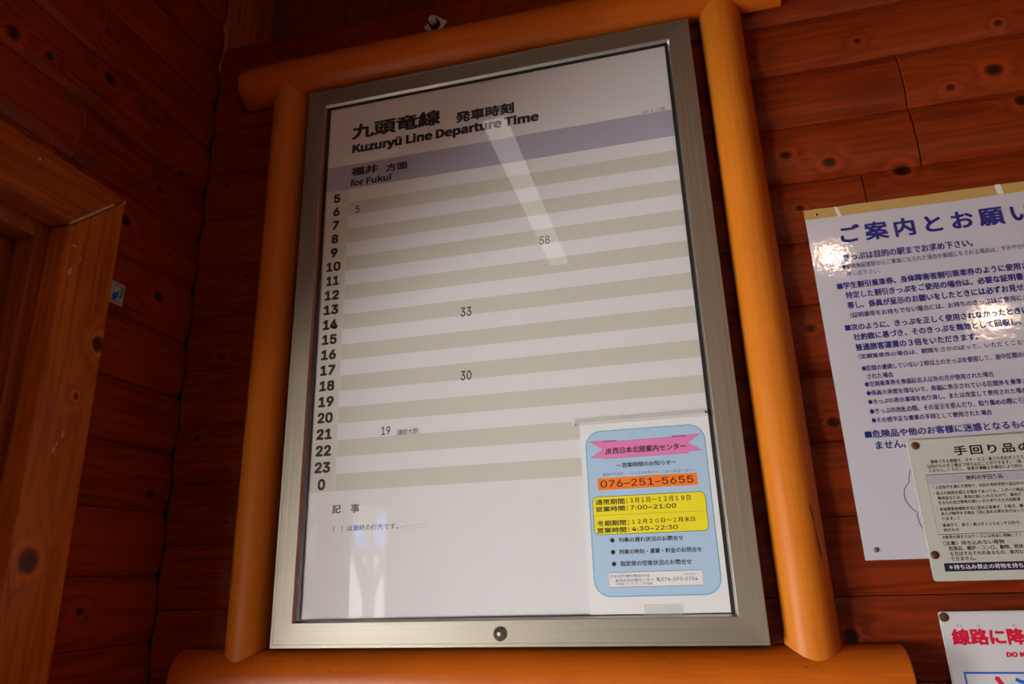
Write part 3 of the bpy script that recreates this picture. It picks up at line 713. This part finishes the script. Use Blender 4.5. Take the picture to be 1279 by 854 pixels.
s3 = thing('warning_sign', 'white enamelled warning sign with crimson heading below the baggage sign', 'sign', (.74, .036, -.80))
plate(.6147, .8800, -.8000, -.4999, S, M_plate3, s3, r=.003)
lettering([('線路に', 0.6255, 0.6899, -0.5423, -0.5216, {'b': 0.04, 'full': '線路に降りないで'}),
    ('せん', 0.6331, 0.6416, -0.52, -0.5161),
    ('ろ', 0.6583, 0.6624, -0.5202, -0.5164),
    ('お', 0.7008, 0.7049, -0.52, -0.5164),
    ('DO', 0.6862, 0.6996, -0.5571, -0.5509, {'b': 0.024, 'full': 'DO NOT'})], S - .0002, M_red, s3)
for cx, cz in ((.6205, -.5069), (.8735, -.5069)): screw(cx, cz, S, .0060, s3)
bm = bmesh.new(); stroke(bm, [(.6318, -.5762), (.8600, -.5762), (.8600, -.780), (.6318, -.780)], S - .0002, .0032, closed=True); obj('border', bm, M_blue, s3)
bm = bmesh.new(); stroke(bm, [(.6690, -.5825), (.6705, -.5850), (.6735, -.5905), (.6765, -.5980)], S - .0002, .0055); disc(bm, .6695, S - .00021, -.5835, .0032, 12); obj('pictogram', bm, M_red, s3)
bm = bmesh.new(); stroke(bm, [(.6905, -.5835), (.6950, -.5862), (.7020, -.5880), (.7120, -.5888), (.7200, -.5880)], S - .0002, .0042); stroke(bm, [(.6850, -.5900), (.6905, -.5945), (.7000, -.5970)], S - .00021, .004); obj('pictogram', bm, M_blue, s3)

# ------------------------------------------------------------------ sticker on the left wall
X = -.6552
st = thing('sticker', 'small blue and teal emblem sticker on the dark left log wall beside the door casing', 'sticker', (X, -.1435, .04))
def yzq(pts, m, nm, lift):
    bm = bmesh.new(); quad(bm, [(X + lift, y, z) for y, z in pts]); return obj(nm, bm, m, st)
SY0, SY1, SZ0, SZ1 = -.1595, -.1300, .0425, .0835
def sp(u, v): return (SY0 + (SY1 - SY0) * u, SZ0 + (SZ1 - SZ0) * v)
obj('backing', nbox(X - .0002, X + .0006, SY0, SY1, SZ0, SZ1), M_plate3, st)
M_gink = mat('grey_green_ink', (.12, .16, .14), .4)
bm = bmesh.new(); l = .0007
def strip(u0, v0, u1, v1): quad(bm, [(X + l, *sp(u0, v0)), (X + l, *sp(u1, v0)), (X + l, *sp(u1, v1)), (X + l, *sp(u0, v1))])
strip(.0, .93, 1, .96); strip(0, .06, 1, .09); strip(.20, .84, .92, .87); strip(.20, .16, .24, .86); strip(.20, .14, .92, .17); strip(.88, .14, .92, .86)
obj('border', bm, M_gink, st)
yzq([sp(.10, .16), sp(.14, .42), sp(.30, .50), sp(.62, .66), sp(.60, .42), sp(.52, .30), sp(.36, .16)], M_blue, 'emblem', .0008)
yzq([sp(.56, .36), sp(.68, .40), sp(.72, .78), sp(.62, .74), sp(.70, .86), sp(.88, .80), sp(.88, .40), sp(.74, .30), sp(.60, .28)], M_teal, 'emblem', .0009)

# ------------------------------------------------------------------ bolt and washer on the top wall log
bw = thing('bolt_and_washer', 'square zinc washer with a bolt on the dark wall log above the log frame', 'bolt', (-.120, .037, .688))
def rot_sq(cx, cz, r, a): return [(cx + r * math.cos(a + PI / 2 * i), cz + r * math.sin(a + PI / 2 * i)) for i in range(4)]
obj('washer', prism(rot_sq(-.1205, .6800, .0265, math.radians(96)), .0335, .0372), M_steel, bw)
obj('shaded_nut', lathe(bmesh.new(), -.1215, .6785, [(.0125, .0335), (.0125, .024), (.0110, .0230)], 6), M_black, bw)  # blacked to paint in the shadow below the bolt end
obj('bolt', lathe(bmesh.new(), -.1215, .6785, [(.0078, .0229), (.0078, .013), (.0064, .0115)], 14), M_steel, bw)

# ------------------------------------------------------------------ waiting room ceiling light, and globes added for sign glints
cl = thing('ceiling_light', 'long white fluorescent batten light running along the board ceiling', 'light', (-.237, -1.6, CEIL))
obj('housing', nbox(-.272, -.202, -2.22, -.93, CEIL - .045, CEIL, bev=.006), M_white, cl)
obj('diffuser', nbox(-.282, -.192, -2.21, -.94, CEIL - .062, CEIL - .0455, bev=.005), M_emit, cl)
for i, (lx, ly, lz) in enumerate(((1.12, -2.3, .98), (1.70, -2.3, .60))):  # unseen globes, added to put glints on the signs and warm the shade
    g = thing('glint_globe', ('added glowing globe for sign glints and warm fill, close under the ceiling', 'added glowing globe for sign glints and warm fill, lower on a long cord by the right wall')[i], 'light', (lx, ly, CEIL))
    bm = bmesh.new(); bmesh.ops.create_uvsphere(bm, u_segments=20, v_segments=12, radius=.04, matrix=Matrix.Translation((lx, ly, lz))); obj('globe', bm, M_glint, g, smooth=True)
    obj('cord', nbox(lx - .003, lx + .003, ly - .003, ly + .003, lz + .039, CEIL), M_black, g)
    obj('socket', nbox(lx - .015, lx + .015, ly - .015, ly + .015, lz + .035, lz + .06, bev=.004), M_black, g)

# ------------------------------------------------------------------ forecourt seen mirrored in the case glass
M_gravel = mat('pale_gravel', (.42, .40, .36), .9); M_bark = mat('bark', (.16, .12, .09), .9)
M_leaf = mat('dry_leaves', (.34, .36, .16), .7); M_wallp = mat('pale_render', (.72, .74, .76), .8); M_roof = mat('blue_roof', (.08, .22, .55), .5)
obj('ground', nbox(-30, -.865, -30, 12, FLOOR - .12, FLOOR - .02), M_gravel, kind='structure')
rt = random.Random(7)
for ti, (tx, ty, lab) in enumerate(((-3.3, -6.6, 'bare tree with dry yellow leaves straight outside the glazed door'), (-7.4, -11.6, 'bare tree with dry leaves farther left outside the glazed door'))):
    T = thing('tree', lab, 'tree', (tx, ty, FLOOR - .02))
    bm = bmesh.new()
    def limb(p, d, L, r, depth):
        q = p + d * L; s = Vector((0, 0, 1)).cross(d).normalized() if abs(d.z) < .99 else Vector((1, 0, 0)); t = d.cross(s)
        a = [bm.verts.new(p + (s * math.cos(2 * PI * i / 5) + t * math.sin(2 * PI * i / 5)) * r) for i in range(5)]
        b = [bm.verts.new(q + (s * math.cos(2 * PI * i / 5) + t * math.sin(2 * PI * i / 5)) * r * .7) for i in range(5)]
        for i in range(5): bm.faces.new((a[i], a[(i + 1) % 5], b[(i + 1) % 5], b[i]))
        if depth:
            for _ in range(3 if depth > 1 else 4):
                nd = (d + Vector((rt.uniform(-.8, .8), rt.uniform(-.8, .8), rt.uniform(-.2, .6)))).normalized(); limb(q, nd, L * rt.uniform(.6, .85), r * .62, depth - 1)
        else: tips.append(q)
    tips = []; limb(Vector((tx, ty, FLOOR - .03)), Vector((0, 0, 1)), 1.3, .10, 4)
    obj('trunk', bm, M_bark, T)
    bm = bmesh.new()
    for q in tips:
        for _ in range(6):
            c = q + Vector((rt.gauss(0, .2), rt.gauss(0, .2), rt.gauss(0, .2))); u = Vector((rt.uniform(-1, 1), rt.uniform(-1, 1), rt.uniform(-1, 1))).normalized() * .075; v = u.orthogonal().normalized() * .075
            bm.faces.new([bm.verts.new(c + u), bm.verts.new(c + v), bm.verts.new(c - u), bm.verts.new(c - v)])
    obj('foliage', bm, M_leaf, T, kind='stuff')
hs = thing('house', 'pale rendered house with blue roof across the forecourt', 'house', (-7, -20, FLOOR - .02))
obj('wall', nbox(-10, -3.5, -22, -19, FLOOR - .02, .4), M_wallp, hs)
obj('roof', prism([(-10.4, .4), (-3.1, .4), (-3.6, 1.6), (-9.9, 1.6)], -22.4, -18.6), M_roof, hs)
obj('window', nbox(-5.6, -4.6, -19.0, -18.96, -.9, 0), M_black, hs); obj('window', nbox(-8.6, -7.6, -19.0, -18.96, -.9, 0), M_black, hs)

for o in list(C.objects):
    if '_base' in o: del o['_base']
for _o in list(_text_objects.values()): bpy.data.objects.remove(_o)
